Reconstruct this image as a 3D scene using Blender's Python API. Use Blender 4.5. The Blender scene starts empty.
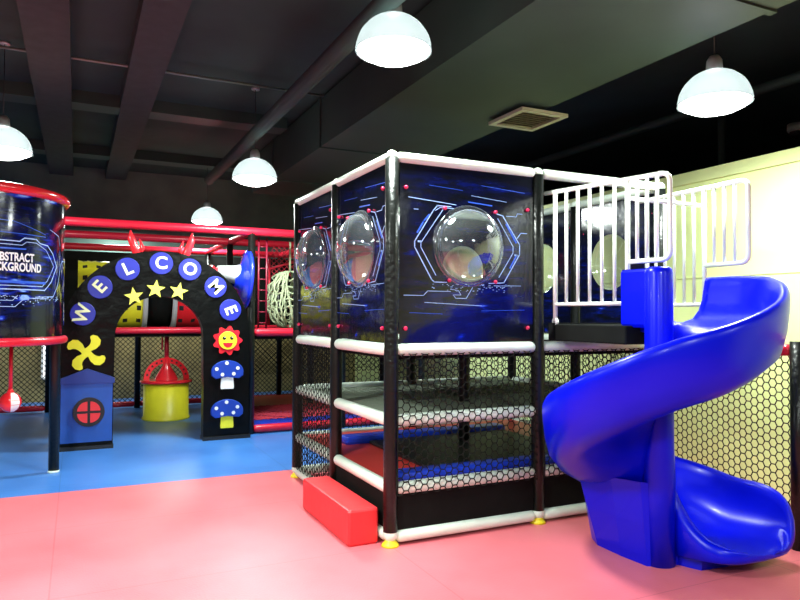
import bpy, math, random
from mathutils import Vector, Matrix
random.seed(7)
PI = math.pi
C = bpy.context.scene.collection
sc = bpy.context.scene
sc.cycles.use_denoising = True
sc.cycles.max_bounces = 10
sc.cycles.transparent_max_bounces = 24
sc.view_settings.view_transform = 'Standard'
sc.view_settings.look = 'None'
sc.view_settings.exposure = 0.0

# ------------------------------------------------------------------ materials
def nd(nt, t, **kw):
    n = nt.nodes.new(t)
    for k, v in kw.items(): setattr(n, k, v)
    return n
def mat(name, col, rough=.5, metal=0, spec=.5, var=0, vscale=8, bump=0, bscale=40, coat=0, emit=0, ecol=None, trans=0):
    m = bpy.data.materials.new(name); m.use_nodes = True; nt = m.node_tree
    b = nt.nodes['Principled BSDF']
    b.inputs['Base Color'].default_value = (*col, 1)
    b.inputs['Roughness'].default_value = rough
    b.inputs['Metallic'].default_value = metal
    b.inputs['Specular IOR Level'].default_value = spec
    b.inputs['Coat Weight'].default_value = coat
    b.inputs['Coat Roughness'].default_value = .08
    b.inputs['Transmission Weight'].default_value = trans
    if emit:
        b.inputs['Emission Color'].default_value = (*(ecol or col), 1); b.inputs['Emission Strength'].default_value = emit
    tc = nd(nt, 'ShaderNodeTexCoord')
    if var:
        n = nd(nt, 'ShaderNodeTexNoise'); n.inputs['Scale'].default_value = vscale; n.inputs['Detail'].default_value = 4
        nt.links.new(tc.outputs['Object'], n.inputs['Vector'])
        r = nd(nt, 'ShaderNodeValToRGB')
        r.color_ramp.elements[0].position = .3; r.color_ramp.elements[1].position = .7
        r.color_ramp.elements[0].color = (*[max(0, c * (1 - var)) for c in col], 1)
        r.color_ramp.elements[1].color = (*[min(1, c * (1 + var)) for c in col], 1)
        nt.links.new(n.outputs['Fac'], r.inputs['Fac']); nt.links.new(r.outputs['Color'], b.inputs['Base Color'])
    if bump:
        n2 = nd(nt, 'ShaderNodeTexNoise'); n2.inputs['Scale'].default_value = bscale; n2.inputs['Detail'].default_value = 3
        nt.links.new(tc.outputs['Object'], n2.inputs['Vector'])
        bp = nd(nt, 'ShaderNodeBump'); bp.inputs['Strength'].default_value = bump; bp.inputs['Distance'].default_value = .02
        nt.links.new(n2.outputs['Fac'], bp.inputs['Height']); nt.links.new(bp.outputs['Normal'], b.inputs['Normal'])
    return m

M = {}
M['black_pad'] = mat('black_foam_vinyl', (.004, .005, .0045), .30, spec=.35, bump=.25, bscale=30)
M['black_cloth'] = mat('black_cloth', (.004, .0045, .004), .85, spec=.15, var=.3)
M['white_pad'] = mat('white_vinyl_padding', (.70, .80, .70), .35, bump=.12, bscale=25, var=.04)
M['white_steel'] = mat('white_painted_steel', (.84, .88, .80), .28)
M['red_pad'] = mat('red_vinyl_padding', (.62, .012, .035), .3, bump=.15, bscale=25)
M['red_dark'] = mat('dark_red_paint', (.22, .008, .03), .4)
M['red_gloss'] = mat('red_gloss', (.75, .02, .03), .18, coat=.5)
M['red_box'] = mat('red_step_vinyl', (.78, .028, .035), .42, bump=.1, bscale=10, var=.06, vscale=3)
M['red_mat'] = mat('red_mat_vinyl', (.50, .035, .03), .4)
M['blue_mat'] = mat('blue_mat_vinyl', (.012, .06, .72), .35, bump=.2, bscale=20)
M['tramp'] = mat('trampoline_mesh', (.008, .011, .009), .45, var=.4, vscale=60)
M['slide'] = mat('blue_rotomoulded_plastic', (.0, .004, .60), .30, bump=.03, bscale=3, coat=.05, spec=.22)
M['net'] = mat('black_knotted_cord', (.005, .006, .005), .8, spec=.15)
M['net_floor'] = mat('climbing_net_cord', (.20, .24, .18), .7)
M['red_net'] = mat('red_cord', (.45, .02, .04), .7)
M['rope'] = mat('pale_green_rope', (.42, .48, .30), .8, bump=.3)
M['yellow'] = mat('yellow_plastic', (.80, .74, .03), .35, var=.05)
M['yellow_foot'] = mat('yellow_foot_plastic', (.85, .72, .02), .4)
M['star'] = mat('yellow_felt', (.85, .86, .12), .6)
M['hole'] = mat('dark_hole', (.01, .01, .01), .9)
M['grey'] = mat('grey_flange', (.42, .43, .43), .4)
M['disc'] = mat('blue_disc', (.018, .026, .34), .4)
M['letter'] = mat('cream_letter', (.84, .86, .50), .5)
M['arch'] = mat('black_arch_vinyl', (.002, .0025, .0025), .30, spec=.15, bump=.6, bscale=7)
M['house'] = mat('blue_house', (.010, .075, .36), .45, var=.08)
M['cap'] = mat('blue_cap', (.006, .045, .38), .4)
M['white'] = mat('white_vinyl', (.85, .85, .82), .45)
M['black'] = mat('black_vinyl', (.01, .01, .01), .4)
M['roof'] = mat('dark_blue_roof', (.008, .035, .22), .45)
M['bell'] = mat('blue_bell_plastic', (.01, .03, .68), .22, coat=.4)
M['bolt'] = mat('red_plastic_cap', (.65, .02, .09), .25, coat=.4)
M['line'] = mat('printed_pale_line', (.36, .55, .98), .3)
M['line2'] = mat('printed_blue_line', (.03, .12, .75), .3)
M['print_text'] = mat('printed_white_text', (.82, .86, .92), .35)
M['ceiling'] = mat('dark_ceiling_paint', (.014, .036, .030), .85, var=.35, vscale=1.2)
M['duct'] = mat('dark_green_duct_paint', (.022, .042, .034), .55, var=.2, vscale=1.5)
M['beam'] = mat('reddish_beam_paint', (.024, .032, .031), .8, var=.2)
M['pipe'] = mat('grey_conduit', (.16, .20, .18), .35, metal=.4)
M['dark_wall'] = mat('dark_wall_paint', (.050, .086, .078), .8, var=.25, vscale=2)
M['grey_wall'] = mat('grey_green_wall_paint', (.085, .14, .125), .8, var=.25, vscale=2)
M['vent'] = mat('beige_vent', (.62, .58, .42), .5)
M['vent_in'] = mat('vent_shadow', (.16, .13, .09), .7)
M['wall'] = mat('pale_yellow_paint', (.74, .84, .38), .5)
M['cornice'] = mat('yellow_cornice_paint', (.66, .74, .34), .55)
M['wall_back'] = mat('ochre_wall_paint', (.34, .27, .11), .7, var=.25, vscale=3)
M['camshell'] = mat('white_camera_shell', (.8, .8, .78), .35)
M['glow'] = mat('lit_lens', (1, 1, 1), .5, emit=14, ecol=(.96, 1, .98))
M['win_glow'] = mat('bright_doorway_glass', (.9, .9, .9), .4, emit=1.6, ecol=(.95, .97, 1))
M['lamp_metal'] = mat('lamp_housing', (.35, .37, .37), .4, metal=.5)

def shade_mat():
    m = bpy.data.materials.new('ribbed_acrylic_shade'); m.use_nodes = True; nt = m.node_tree; nt.nodes.clear()
    o = nd(nt, 'ShaderNodeOutputMaterial'); d = nd(nt, 'ShaderNodeBsdfDiffuse'); t = nd(nt, 'ShaderNodeBsdfTranslucent')
    g = nd(nt, 'ShaderNodeBsdfGlossy'); g.inputs['Roughness'].default_value = .2
    tr = nd(nt, 'ShaderNodeBsdfTransparent')
    d.inputs[0].default_value = (.22, .26, .26, 1); t.inputs[0].default_value = (.30, .34, .345, 1)
    a = nd(nt, 'ShaderNodeMixShader'); b = nd(nt, 'ShaderNodeMixShader'); c = nd(nt, 'ShaderNodeMixShader')
    a.inputs[0].default_value = .35; b.inputs[0].default_value = .06; c.inputs[0].default_value = .25
    L = nt.links.new
    L(d.outputs[0], a.inputs[1]); L(t.outputs[0], a.inputs[2]); L(a.outputs[0], b.inputs[1]); L(g.outputs[0], b.inputs[2])
    L(b.outputs[0], c.inputs[1]); L(tr.outputs[0], c.inputs[2]); L(c.outputs[0], o.inputs[0])
    return m
M['shade'] = shade_mat()

def dome_mat():
    m = bpy.data.materials.new('clear_acrylic_dome'); m.use_nodes = True; nt = m.node_tree; nt.nodes.clear()
    o = nd(nt, 'ShaderNodeOutputMaterial'); tr = nd(nt, 'ShaderNodeBsdfTransparent'); g = nd(nt, 'ShaderNodeBsdfGlossy')
    tr.inputs[0].default_value = (.86, .89, .88, 1); g.inputs[0].default_value = (.9, .95, 1, 1); g.inputs['Roughness'].default_value = .07
    df = nd(nt, 'ShaderNodeBsdfDiffuse'); df.inputs[0].default_value = (.55, .62, .66, 1)
    lw = nd(nt, 'ShaderNodeLayerWeight'); lw.inputs[0].default_value = .35
    mx = nd(nt, 'ShaderNodeMixShader'); m2 = nd(nt, 'ShaderNodeMixShader')
    mp = nd(nt, 'ShaderNodeMapRange'); mp.inputs['To Min'].default_value = .08; mp.inputs['To Max'].default_value = .75
    mp2 = nd(nt, 'ShaderNodeMapRange'); mp2.inputs['From Min'].default_value = .3; mp2.inputs['To Min'].default_value = .05; mp2.inputs['To Max'].default_value = .55
    L = nt.links.new
    L(lw.outputs['Facing'], mp.inputs['Value']); L(lw.outputs['Facing'], mp2.inputs['Value'])
    L(tr.outputs[0], m2.inputs[1]); L(df.outputs[0], m2.inputs[2]); L(mp2.outputs[0], m2.inputs[0])
    L(m2.outputs[0], mx.inputs[1]); L(g.outputs[0], mx.inputs[2]); L(mp.outputs[0], mx.inputs[0]); L(mx.outputs[0], o.inputs[0])
    return m
M['dome'] = dome_mat()

def print_mat(name, cx, cz, strength=1.0):
    """glossy printed vinyl: near-black with blue nebula; UV is in metres on the panel"""
    m = bpy.data.materials.new(name); m.use_nodes = True; nt = m.node_tree; L = nt.links.new
    b = nt.nodes['Principled BSDF']; b.inputs['Roughness'].default_value = .12; b.inputs['Coat Weight'].default_value = .25
    b.inputs['Coat Roughness'].default_value = .05; b.inputs['Specular IOR Level'].default_value = .5
    uv = nd(nt, 'ShaderNodeUVMap'); sp = nd(nt, 'ShaderNodeSeparateXYZ'); L(uv.outputs[0], sp.inputs[0])
    def math_(op, a, bb):
        n = nd(nt, 'ShaderNodeMath', operation=op)
        for i, v in enumerate((a, bb)):
            if v is None: continue
            if isinstance(v, (int, float)): n.inputs[i].default_value = v
            else: L(v, n.inputs[i])
        return n.outputs[0]
    def blob(x, z, rx, rz, amp):
        dx = math_('DIVIDE', math_('SUBTRACT', sp.outputs[0], x), rx); dz = math_('DIVIDE', math_('SUBTRACT', sp.outputs[1], z), rz)
        d = math_('ADD', math_('MULTIPLY', dx, dx), math_('MULTIPLY', dz, dz))
        return math_('MULTIPLY', math_('EXPONENT', math_('MULTIPLY', d, -1.0), None), amp)
    g = blob(cx, cz - .42, .42, .17, .55)
    for a in ((cx - .38, cz + .1, .07, .22, .22), (cx + .36, cz - .08, .10, .20, .5), (cx + .12, cz - .47, .035, .03, 1.6), (cx - .08, cz + .36, .3, .035, .5),
              (cx - .42, cz - .12, .05, .02, 1.0), (cx + .3, cz + .34, .2, .02, .8), (cx, cz, .34, .34, .28), (cx-.06, cz-.66, .03, .025, .9)):
        g = math_('ADD', g, blob(*a))
    mp = nd(nt, 'ShaderNodeMapping'); mp.inputs['Scale'].default_value = (5, 26, 1); L(uv.outputs[0], mp.inputs[0])
    n = nd(nt, 'ShaderNodeTexNoise'); n.inputs['Scale'].default_value = 1; n.inputs['Detail'].default_value = 5; L(mp.outputs[0], n.inputs[0])
    st = nd(nt, 'ShaderNodeMapRange'); st.inputs['From Min'].default_value = .38; st.inputs['From Max'].default_value = .68; L(n.outputs['Fac'], st.inputs[0])
    g2 = math_('MULTIPLY', math_('MULTIPLY', g, st.outputs[0]), strength)
    r = nd(nt, 'ShaderNodeValToRGB'); e = r.color_ramp.elements
    e[0].position = 0; e[0].color = (.004, .005, .010, 1); e[1].position = 1; e[1].color = (.25, .5, 1, 1)
    x = e.new(.3); x.color = (.003, .007, .09, 1); x = e.new(.65); x.color = (.008, .03, .5, 1)
    L(g2, r.inputs[0]); L(r.outputs[0], b.inputs['Base Color'])
    tc = nd(nt, 'ShaderNodeTexCoord'); n2 = nd(nt, 'ShaderNodeTexNoise'); n2.inputs['Scale'].default_value = 3; n2.inputs['Detail'].default_value = 3
    L(tc.outputs['Object'], n2.inputs[0]); bu = nd(nt, 'ShaderNodeBump'); bu.inputs['Strength'].default_value = .16; bu.inputs['Distance'].default_value = .03
    L(n2.outputs['Fac'], bu.inputs['Height']); L(bu.outputs[0], b.inputs['Normal']); L(bu.outputs[0], b.inputs['Coat Normal'])
    return m
M['print'] = print_mat('printed_space_vinyl', 0, .06, .75)
M['print_round'] = print_mat('printed_round_vinyl', .05, .20, 1.7)

def floor_mat(name, c1, c2, rough):
    m = bpy.data.materials.new(name); m.use_nodes = True; nt = m.node_tree; L = nt.links.new
    b = nt.nodes['Principled BSDF']; b.inputs['Roughness'].default_value = rough; b.inputs['Specular IOR Level'].default_value = .55
    g = nd(nt, 'ShaderNodeNewGeometry')
    n = nd(nt, 'ShaderNodeTexNoise'); n.inputs['Scale'].default_value = 1.3; n.inputs['Detail'].default_value = 5; L(g.outputs['Position'], n.inputs[0])
    r = nd(nt, 'ShaderNodeValToRGB'); r.color_ramp.elements[0].position = .3; r.color_ramp.elements[1].position = .72
    r.color_ramp.elements[0].color = (*c1, 1); r.color_ramp.elements[1].color = (*c2, 1); L(n.outputs['Fac'], r.inputs[0])
    br = nd(nt, 'ShaderNodeTexBrick'); br.offset = .0; br.inputs['Scale'].default_value = 1; br.inputs['Mortar Size'].default_value = .004
    br.inputs['Brick Width'].default_value = 1.9; br.inputs['Row Height'].default_value = 1.25
    br.inputs['Color1'].default_value = br.inputs['Color2'].default_value = (1, 1, 1, 1); br.inputs['Mortar'].default_value = (.80, .78, .78, 1)
    L(g.outputs['Position'], br.inputs[0])
    mx = nd(nt, 'ShaderNodeMix', data_type='RGBA', blend_type='MULTIPLY'); mx.inputs[0].default_value = 1
    L(r.outputs[0], mx.inputs[6]); L(br.outputs[0], mx.inputs[7]); L(mx.outputs[2], b.inputs['Base Color'])
    n2 = nd(nt, 'ShaderNodeTexNoise'); n2.inputs['Scale'].default_value = 90; L(g.outputs['Position'], n2.inputs[0])
    bu = nd(nt, 'ShaderNodeBump'); bu.inputs['Strength'].default_value = .12; bu.inputs['Distance'].default_value = .01
    L(n2.outputs['Fac'], bu.inputs['Height']); L(bu.outputs[0], b.inputs['Normal'])
    return m
M['floor_red'] = floor_mat('red_rubber_floor', (.60, .115, .14), (.72, .165, .20), .42)
M['floor_blue'] = floor_mat('blue_rubber_floor', (.035, .15, .50), (.06, .22, .62), .36)

# ------------------------------------------------------------------ mesh builder
WL = {}          # world location of every object that parents something
class MB:
    def __init__(s): s.v = []; s.f = []; s.m = []; s.mats = []; s.uv = {}; s.sm = []
    def mi(s, m):
        if m not in s.mats: s.mats.append(m)
        return s.mats.index(m)
    def add(s, vs, fs, m, uvs=None, smooth=False):
        o = len(s.v); s.v += [tuple(x) for x in vs]; k = s.mi(m)
        for f in fs: s.f.append(tuple(i + o for i in f)); s.m.append(k); s.sm.append(smooth)
        if uvs:
            for i, u in enumerate(uvs): s.uv[o + i] = u
        return s
    def box(s, a, b, m):
        x0, y0, z0 = a; x1, y1, z1 = b
        vs = [(x, y, z) for z in (z0, z1) for x, y in ((x0, y0), (x1, y0), (x1, y1), (x0, y1))]
        return s.add(vs, [(3, 2, 1, 0), (4, 5, 6, 7), (0, 1, 5, 4), (1, 2, 6, 5), (2, 3, 7, 6), (3, 0, 4, 7)], m)
    def rbox(s, a, b, m, r=.02):
        """box with chamfered vertical and top edges"""
        x0, y0, z0 = a; x1, y1, z1 = b
        def ring(i, z):
            return [(x0+i+r, y0+i, z), (x1-i-r, y0+i, z), (x1-i, y0+i+r, z), (x1-i, y1-i-r, z), (x1-i-r, y1-i, z), (x0+i+r, y1-i, z), (x0+i, y1-i-r, z), (x0+i, y0+i+r, z)]
        rs = [ring(r*.6, z0), ring(0, z0+r), ring(0, z1-r), ring(r*.3, z1-r*.3), ring(r, z1)]
        vs = [p for q in rs for p in q]; fs = [tuple(range(7, -1, -1)), tuple(range(32, 40))]
        for k in range(4):
            for i in range(8): j = (i+1) % 8; fs.append((k*8+i, k*8+j, k*8+8+j, k*8+8+i))
        return s.add(vs, fs, m)
    def tube(s, pts, r, m, n=12, caps=True, closed=False, round_ends=False):
        pts = [Vector(p) for p in pts]; N = len(pts)
        rs = list(r) if isinstance(r, (list, tuple)) else [r]*N
        if round_ends and not closed:
            d0 = (pts[1]-pts[0]).normalized(); d1 = (pts[-1]-pts[-2]).normalized(); r0, r1 = rs[0], rs[-1]
            a = [(pts[0]+d0*r0*(1-math.cos(t)), r0*math.sin(t)) for t in (.15, .7, 1.1)]
            b = [(pts[-1]-d1*r1*(1-math.cos(t)), r1*math.sin(t)) for t in (1.1, .7, .15)]
            pts = [p for p, _ in a] + [pts[0]+d0*r0] + pts[1:-1] + [pts[-1]-d1*r1] + [p for p, _ in b]
            rs = [q for _, q in a] + [r0] + rs[1:-1] + [r1] + [q for _, q in b]; N = len(pts)
        vs = []; up = None
        for i, p in enumerate(pts):
            if closed: d = pts[(i+1) % N] - pts[i-1]
            else: d = pts[min(i+1, N-1)] - pts[max(i-1, 0)]
            d.normalize()
            if up is None:
                up = Vector((0, 0, 1)) if abs(d.z) < .9 else Vector((1, 0, 0))
            x = d.cross(up).normalized(); up = x.cross(d).normalized()
            for k in range(n):
                a = 2*PI*k/n; vs.append(p + (x*math.cos(a) + up*math.sin(a))*rs[i])
        fs = []
        for i in range(N if closed else N-1):
            j = (i+1) % N
            for k in range(n): l = (k+1) % n; fs.append((i*n+k, i*n+l, j*n+l, j*n+k))
        if caps and not closed: fs += [tuple(range(n-1, -1, -1)), tuple(range((N-1)*n, N*n))]
        return s.add(vs, fs, m, smooth=True)
    def lathe(s, prof, m, o=(0, 0, 0), axis=(0, 0, 1), n=32, caps=False):
        """prof: (radius, height) along the axis"""
        ax = Vector(axis).normalized(); x = ax.orthogonal().normalized(); y = ax.cross(x); o = Vector(o)
        vs = [o + ax*h + (x*math.cos(2*PI*k/n) + y*math.sin(2*PI*k/n))*r for r, h in prof for k in range(n)]
        fs = [(i*n+k, i*n+(k+1) % n, (i+1)*n+(k+1) % n, (i+1)*n+k) for i in range(len(prof)-1) for k in range(n)]
        if caps: fs += [tuple(range(n-1, -1, -1)), tuple(range((len(prof)-1)*n, len(prof)*n))]
        return s.add(vs, fs, m, smooth=True)
    def sphere(s, c, r, m, n=12, sc=(1, 1, 1)):
        prof = [(max(1e-4, math.sin(PI*i/n)), -math.cos(PI*i/n)) for i in range(n+1)]; k0 = len(s.v)
        s.lathe([(a*r, b*r) for a, b in prof], m, (0, 0, 0), n=n*2)
        for i in range(k0, len(s.v)):
            v = s.v[i]; s.v[i] = (c[0]+v[0]*sc[0], c[1]+v[1]*sc[1], c[2]+v[2]*sc[2])
        return s
    def prism(s, poly, F, d, m, bevel=0):
        """poly in panel coordinates (u,w), F(u,w,n) -> point; from n=0 out to n=d"""
        n = len(poly); rings = [(poly, 0), (poly, d)]
        if bevel:
            cx = sum(p[0] for p in poly)/n; cy = sum(p[1] for p in poly)/n
            def sh(k): return [(cx+(p[0]-cx)*k, cy+(p[1]-cy)*k) for p in poly]
            rings = [(poly, 0), (poly, d-bevel), (sh(1-bevel*3), d-bevel*.3), (sh(1-bevel*6), d)]
        vs = [F(u, w, h) for P, h in rings for u, w in P]; fs = []
        for k in range(len(rings)-1):
            for i in range(n): j = (i+1) % n; fs.append((k*n+i, k*n+j, k*n+n+j, k*n+n+i))
        fs += [tuple(range((len(rings)-1)*n, len(rings)*n)), tuple(range(n-1, -1, -1))]
        return s.add(vs, fs, m)
    def ribbon(s, pts, w, F, m, h=.003, closed=False):
        """flat strip along panel polyline"""
        P = list(pts) + ([pts[0]] if closed else [])
        for (a, b), (c, d) in zip(P[:-1], P[1:]):
            L = math.hypot(c-a, d-b)
            if L < 1e-6: continue
            ex, ey = (c-a)/L*w*.5, (d-b)/L*w*.5
            K = max(1, int(L/.04)) if m in (M['line'], M['line2']) and CURVED[0] else 1
            for k in range(K):
                t0, t1 = k/K, (k+1)/K
                q = [(a+(c-a)*t0-(ex if k == 0 else 0), b+(d-b)*t0-(ey if k == 0 else 0)), (a+(c-a)*t1+(ex if k == K-1 else 0), b+(d-b)*t1+(ey if k == K-1 else 0))]
                vs = [F(q[0][0]-ey, q[0][1]+ex, h), F(q[0][0]+ey, q[0][1]-ex, h), F(q[1][0]+ey, q[1][1]-ex, h), F(q[1][0]-ey, q[1][1]+ex, h)]
                s.add(vs, [(0, 1, 2, 3)], m)
        return s
    def cord(s, a, b, r, m):
        """cheap three-sided cord"""
        a = Vector(a); b = Vector(b); d = (b-a); 
        if d.length < 1e-6: return s
        d.normalize(); x = d.orthogonal().normalized(); y = d.cross(x); vs = []
        for p in (a, b):
            for k in range(3): t = 2*PI*k/3; vs.append(p + (x*math.cos(t)+y*math.sin(t))*r)
        return s.add(vs, [(0, 1, 4, 3), (1, 2, 5, 4), (2, 0, 3, 5)], m)
    def build(s, name, parent=None, kind=None, label=None, cat=None, group=None):
        xs = [min(p[i] for p in s.v) for i in range(3)]; xe = [max(p[i] for p in s.v) for i in range(3)]
        c = Vector(((xs[0]+xe[0])/2, (xs[1]+xe[1])/2, (xs[2]+xe[2])/2))
        if parent is None: c.z = xs[2]
        me = bpy.data.meshes.new(name); me.from_pydata([tuple(Vector(p)-c) for p in s.v], [], s.f)
        for mm in s.mats: me.materials.append(mm)
        me.polygons.foreach_set('material_index', s.m); me.polygons.foreach_set('use_smooth', s.sm)
        if s.uv:
            l = me.uv_layers.new(name='UVMap')
            for lp in me.loops: l.data[lp.index].uv = s.uv.get(lp.vertex_index, (9, 9))
        me.update()
        o = bpy.data.objects.new(name, me); C.objects.link(o); WL[o.name] = c
        if parent is not None: o.parent = parent; o.location = c - WL[parent.name]
        else: o.location = c
        if kind: o['kind'] = kind
        if label: o['label'] = label
        if cat: o['category'] = cat
        if group: o['group'] = group
        return o
CURVED = [False]
def thing(name, loc, label, cat, group=None):
    o = bpy.data.objects.new(name, None); C.objects.link(o); o.location = loc; WL[o.name] = Vector(loc)
    o.empty_display_size = .1; o['label'] = label; o['category'] = cat
    if group: o['group'] = group
    return o
def one_tube(name, pts, r, m, parent, **k): return MB().tube(pts, r, m, **k).build(name, parent)
def copy_tree(o, parent=None, dl=None):
    c = o.copy(); C.objects.link(c); WL[c.name] = WL.get(o.name, Vector(o.location))
    if parent: c.parent = parent
    for ch in list(o.children): copy_tree(ch, c)
    return c

# flat panel frames: F(u, w, n)
def FX(y, sgn=-1): return lambda u, w, n: (u, y + sgn*n, w)         # plane parallel to X, outward -Y
def FY(x, sgn=-1): return lambda u, w, n: (x + sgn*n, u, w)         # plane parallel to Y, outward -X
def FZ(z): return lambda u, w, n: (u, w, z + n)

def hexnet(mb, F, u0, u1, w0, w1, m, p=.088, r=.0045):
    """hexagonal netting with flat-topped cells; each cell edge is a cord"""
    a = p/3; hh = p*.625/2
    cl = lambda P: (min(max(P[0], u0), u1), min(max(P[1], w0), w1))
    def c(A, B):
        if max(A[0], B[0]) < u0 or min(A[0], B[0]) > u1 or max(A[1], B[1]) < w0 or min(A[1], B[1]) > w1: return
        a2, b2 = cl(A), cl(B)
        if math.hypot(a2[0]-b2[0], a2[1]-b2[1]) < .004: return
        mb.cord(F(a2[0], a2[1], 0), F(b2[0], b2[1], 0), r, m)
    for j in range(int((w1-w0)/hh)+2):
        w = w0 + j*hh; off = 0 if j % 2 == 0 else p/2
        for i in range(-1, int((u1-u0)/p)+2):
            u = u0 + off + i*p
            c((u, w), (u+a, w))                                  # flat edge
            c((u+a, w), (u+a*1.5, w+hh)); c((u, w), (u-a*.5, w+hh))   # slanting edges up
def diamond(mb, F, u0, u1, w0, w1, m, p=.09, r=.004):
    """diamond netting: diagonal cords clipped to the rectangle"""
    for sg in (1, -1):
        k = -int((w1-w0)/p)-1
        while u0 + k*p < u1 + (w1-w0) + p:
            # line u = ub + sg*(w-w0)
            ub = u0 + k*p if sg == 1 else u0 + k*p
            t0, t1 = 0, w1-w0
            if sg == 1: t0 = max(t0, u0-ub); t1 = min(t1, u1-ub)
            else: t0 = max(t0, ub-u1); t1 = min(t1, ub-u0)
            if t1 - t0 > .02: mb.cord(F(ub+sg*t0, w0+t0, 0), F(ub+sg*t1, w0+t1, 0), r, m)
            k += 1

# ------------------------------------------------------------------ text
def text_polys(body, size, bold=0.0):
    cu = bpy.data.curves.new('tmp_text', 'FONT'); cu.body = body; cu.size = size; cu.align_x = 'CENTER'; cu.align_y = 'CENTER'; cu.offset = bold
    cu.resolution_u = 6
    ob = bpy.data.objects.new('tmp_text', cu); C.objects.link(ob)
    dg = bpy.context.evaluated_depsgraph_get(); me = bpy.data.meshes.new_from_object(ob.evaluated_get(dg))
    vs = [(v.co.x, v.co.y) for v in me.vertices]; fs = [tuple(p.vertices) for p in me.polygons]
    bpy.data.objects.remove(ob); bpy.data.curves.remove(cu); bpy.data.meshes.remove(me)
    return vs, fs
def add_text(mb, body, size, F, cu_, cw, m, rot=0, n=.004, bold=0, sx=1, subdiv=False):
    vs, fs = text_polys(body, size, bold); ca, sa = math.cos(rot), math.sin(rot)
    P = [F(cu_+(x*sx*ca-y*sa), cw+(x*sx*sa+y*ca), n) for x, y in vs]
    mb.add(P, fs, m)

# ------------------------------------------------------------------ setting
HC = 3.9
def structure(name, fn):
    mb = MB(); fn(mb); return mb.build(name, kind='structure')
def f_floor(mb):
    mb.box((-7, -8, -.1), (8.6, 2.27, 0), M['floor_red']); mb.box((-7, 2.27, -.1), (8.6, 8.7, 0), M['floor_blue'])
structure('floor', f_floor)
def f_ceil(mb): mb.box((-7, -8, HC), (8.6, 8.7, HC+.1), M['ceiling'])
structure('ceiling', f_ceil)
def f_wb(mb):
    mb.box((-7, 8.6, 0), (8.6, 8.7, 1.6), M['wall_back']); mb.box((-7, 8.6, 1.6), (8.6, 8.7, HC), M['grey_wall'])
structure('wall_back', f_wb)
structure('wall_left', lambda mb: mb.box((-7.1, -8, 0), (-7, 8.7, HC), M['dark_wall']))
structure('wall_front', lambda mb: mb.box((-7, -8.1, 0), (8.6, -8, HC), M['dark_wall']))
structure('wall_right', lambda mb: mb.box((3.2, -8, 0), (3.32, 8.6, 2.64), M['wall']))
structure('wall_beyond', lambda mb: mb.box((8.5, -8, 0), (8.6, 8.7, HC), M['dark_wall']))
structure('trim_1', lambda mb: (mb.box((3.175, -8, 2.64), (3.34, 8.6, 2.745), M['cornice'])))
structure('trim_2', lambda mb: mb.box((3.192, -8, 1.785), (3.202, 8.6, 1.79), M['cornice']))
def f_win(mb):
    mb.box((-2.27, 8.58, .40), (-1.75, 8.6, 1.35), M['win_glow'])
    for a, b in (((-2.30, 8.56, .37), (-2.27, 8.6, 1.38)), ((-1.75, 8.56, .37), (-1.72, 8.6, 1.38)), ((-2.27, 8.56, .37), (-1.75, 8.6, .40)), ((-2.27, 8.56, 1.35), (-1.75, 8.6, 1.38))):
        mb.box(a, b, M['white'])
structure('window_1', f_win)
# ceiling beams
structure('trim_3', lambda mb: mb.box((-2.22, -8, HC-.16), (-1.87, 8.6, HC), M['beam']))
structure('trim_4', lambda mb: mb.box((-1.38, -8, HC-.16), (-1.06, 8.6, HC), M['beam']))
for i, y in enumerate((4.3, 6.9)):
    structure('trim_%d' % (5+i), lambda mb: mb.box((-7, y, HC-.14), (.55, y+.3, HC), M['duct']))

d = thing('air_duct', (1.36, 2, 3.3), 'long dark green rectangular air duct under the ceiling above the tower', 'air duct')
MB().box((.62, -8, 3.3), (1.99, 6.4, 3.84), M['duct']).build('duct_body', d)
for y in (-3.4, -1.2, 3.2, 5.2): MB().box((.60, y, 3.285), (2.01, y+.05, 3.845), M['duct']).build('duct_flange', d)
for y in (-2, 2.4, 6): MB().tube([(.7, y, 3.84), (.7, y, HC)], .01, M['pipe'], n=8).build('hanger_rod', d)
v = thing('ceiling_vent', (1.96, 1.25, 3.25), 'square beige slatted air vent hanging at the edge of the dark duct', 'vent')
mb = MB()
for a, b in (((1.71, .98, 3.25), (2.22, 1.03, 3.28)), ((1.71, 1.47, 3.25), (2.22, 1.52, 3.28)), ((1.71, 1.03, 3.25), (1.76, 1.47, 3.28)), ((2.17, 1.03, 3.25), (2.22, 1.47, 3.28))): mb.box(a, b, M['vent'])
mb.build('frame', v)
for k in range(8):
    y = 1.055 + k*.053
    MB().add([(1.76, y, 3.255), (2.17, y, 3.255), (2.17, y+.035, 3.275), (1.76, y+.035, 3.275)], [(0, 1, 2, 3), (3, 2, 1, 0)], M['vent']).build('slat', v)
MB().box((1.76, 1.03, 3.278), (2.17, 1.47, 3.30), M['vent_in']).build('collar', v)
mb = MB().tube([(-.07, -8, 3.4), (-.07, 6.2, 3.4)], .07, M['duct'], n=14)
mb.mats = [M['ceiling']]; mb.build('ceiling_pipe', label='dark round ceiling pipe running from the front towards the arch lamps', cat='pipe')
MB().tube([(-3.5, 3.0, 3.8), (.58, 3.0, 3.8)], .014, M['pipe'], n=8).build('conduit', label='thin pale grey conduit crossing the ceiling left of the big dome lamp', cat='pipe')
MB().tube([(3.9, -8, 3.55), (3.9, 8.5, 3.55)], .05, M['duct'], n=12).build('ceiling_pipe', label='dark round ceiling pipe running above the yellow wall on the right', cat='pipe')
MB().tube([(5, 1.6, 0), (5, 1.6, HC)], .045, M['pipe'], n=10).build('vertical_pipe', label='grey vertical pipe standing behind the pale yellow partition wall', cat='pipe')
o = thing('security_camera', (6.46, 1.667, 3.7), 'small white dome security camera on the ceiling past the yellow wall', 'camera')
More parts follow.
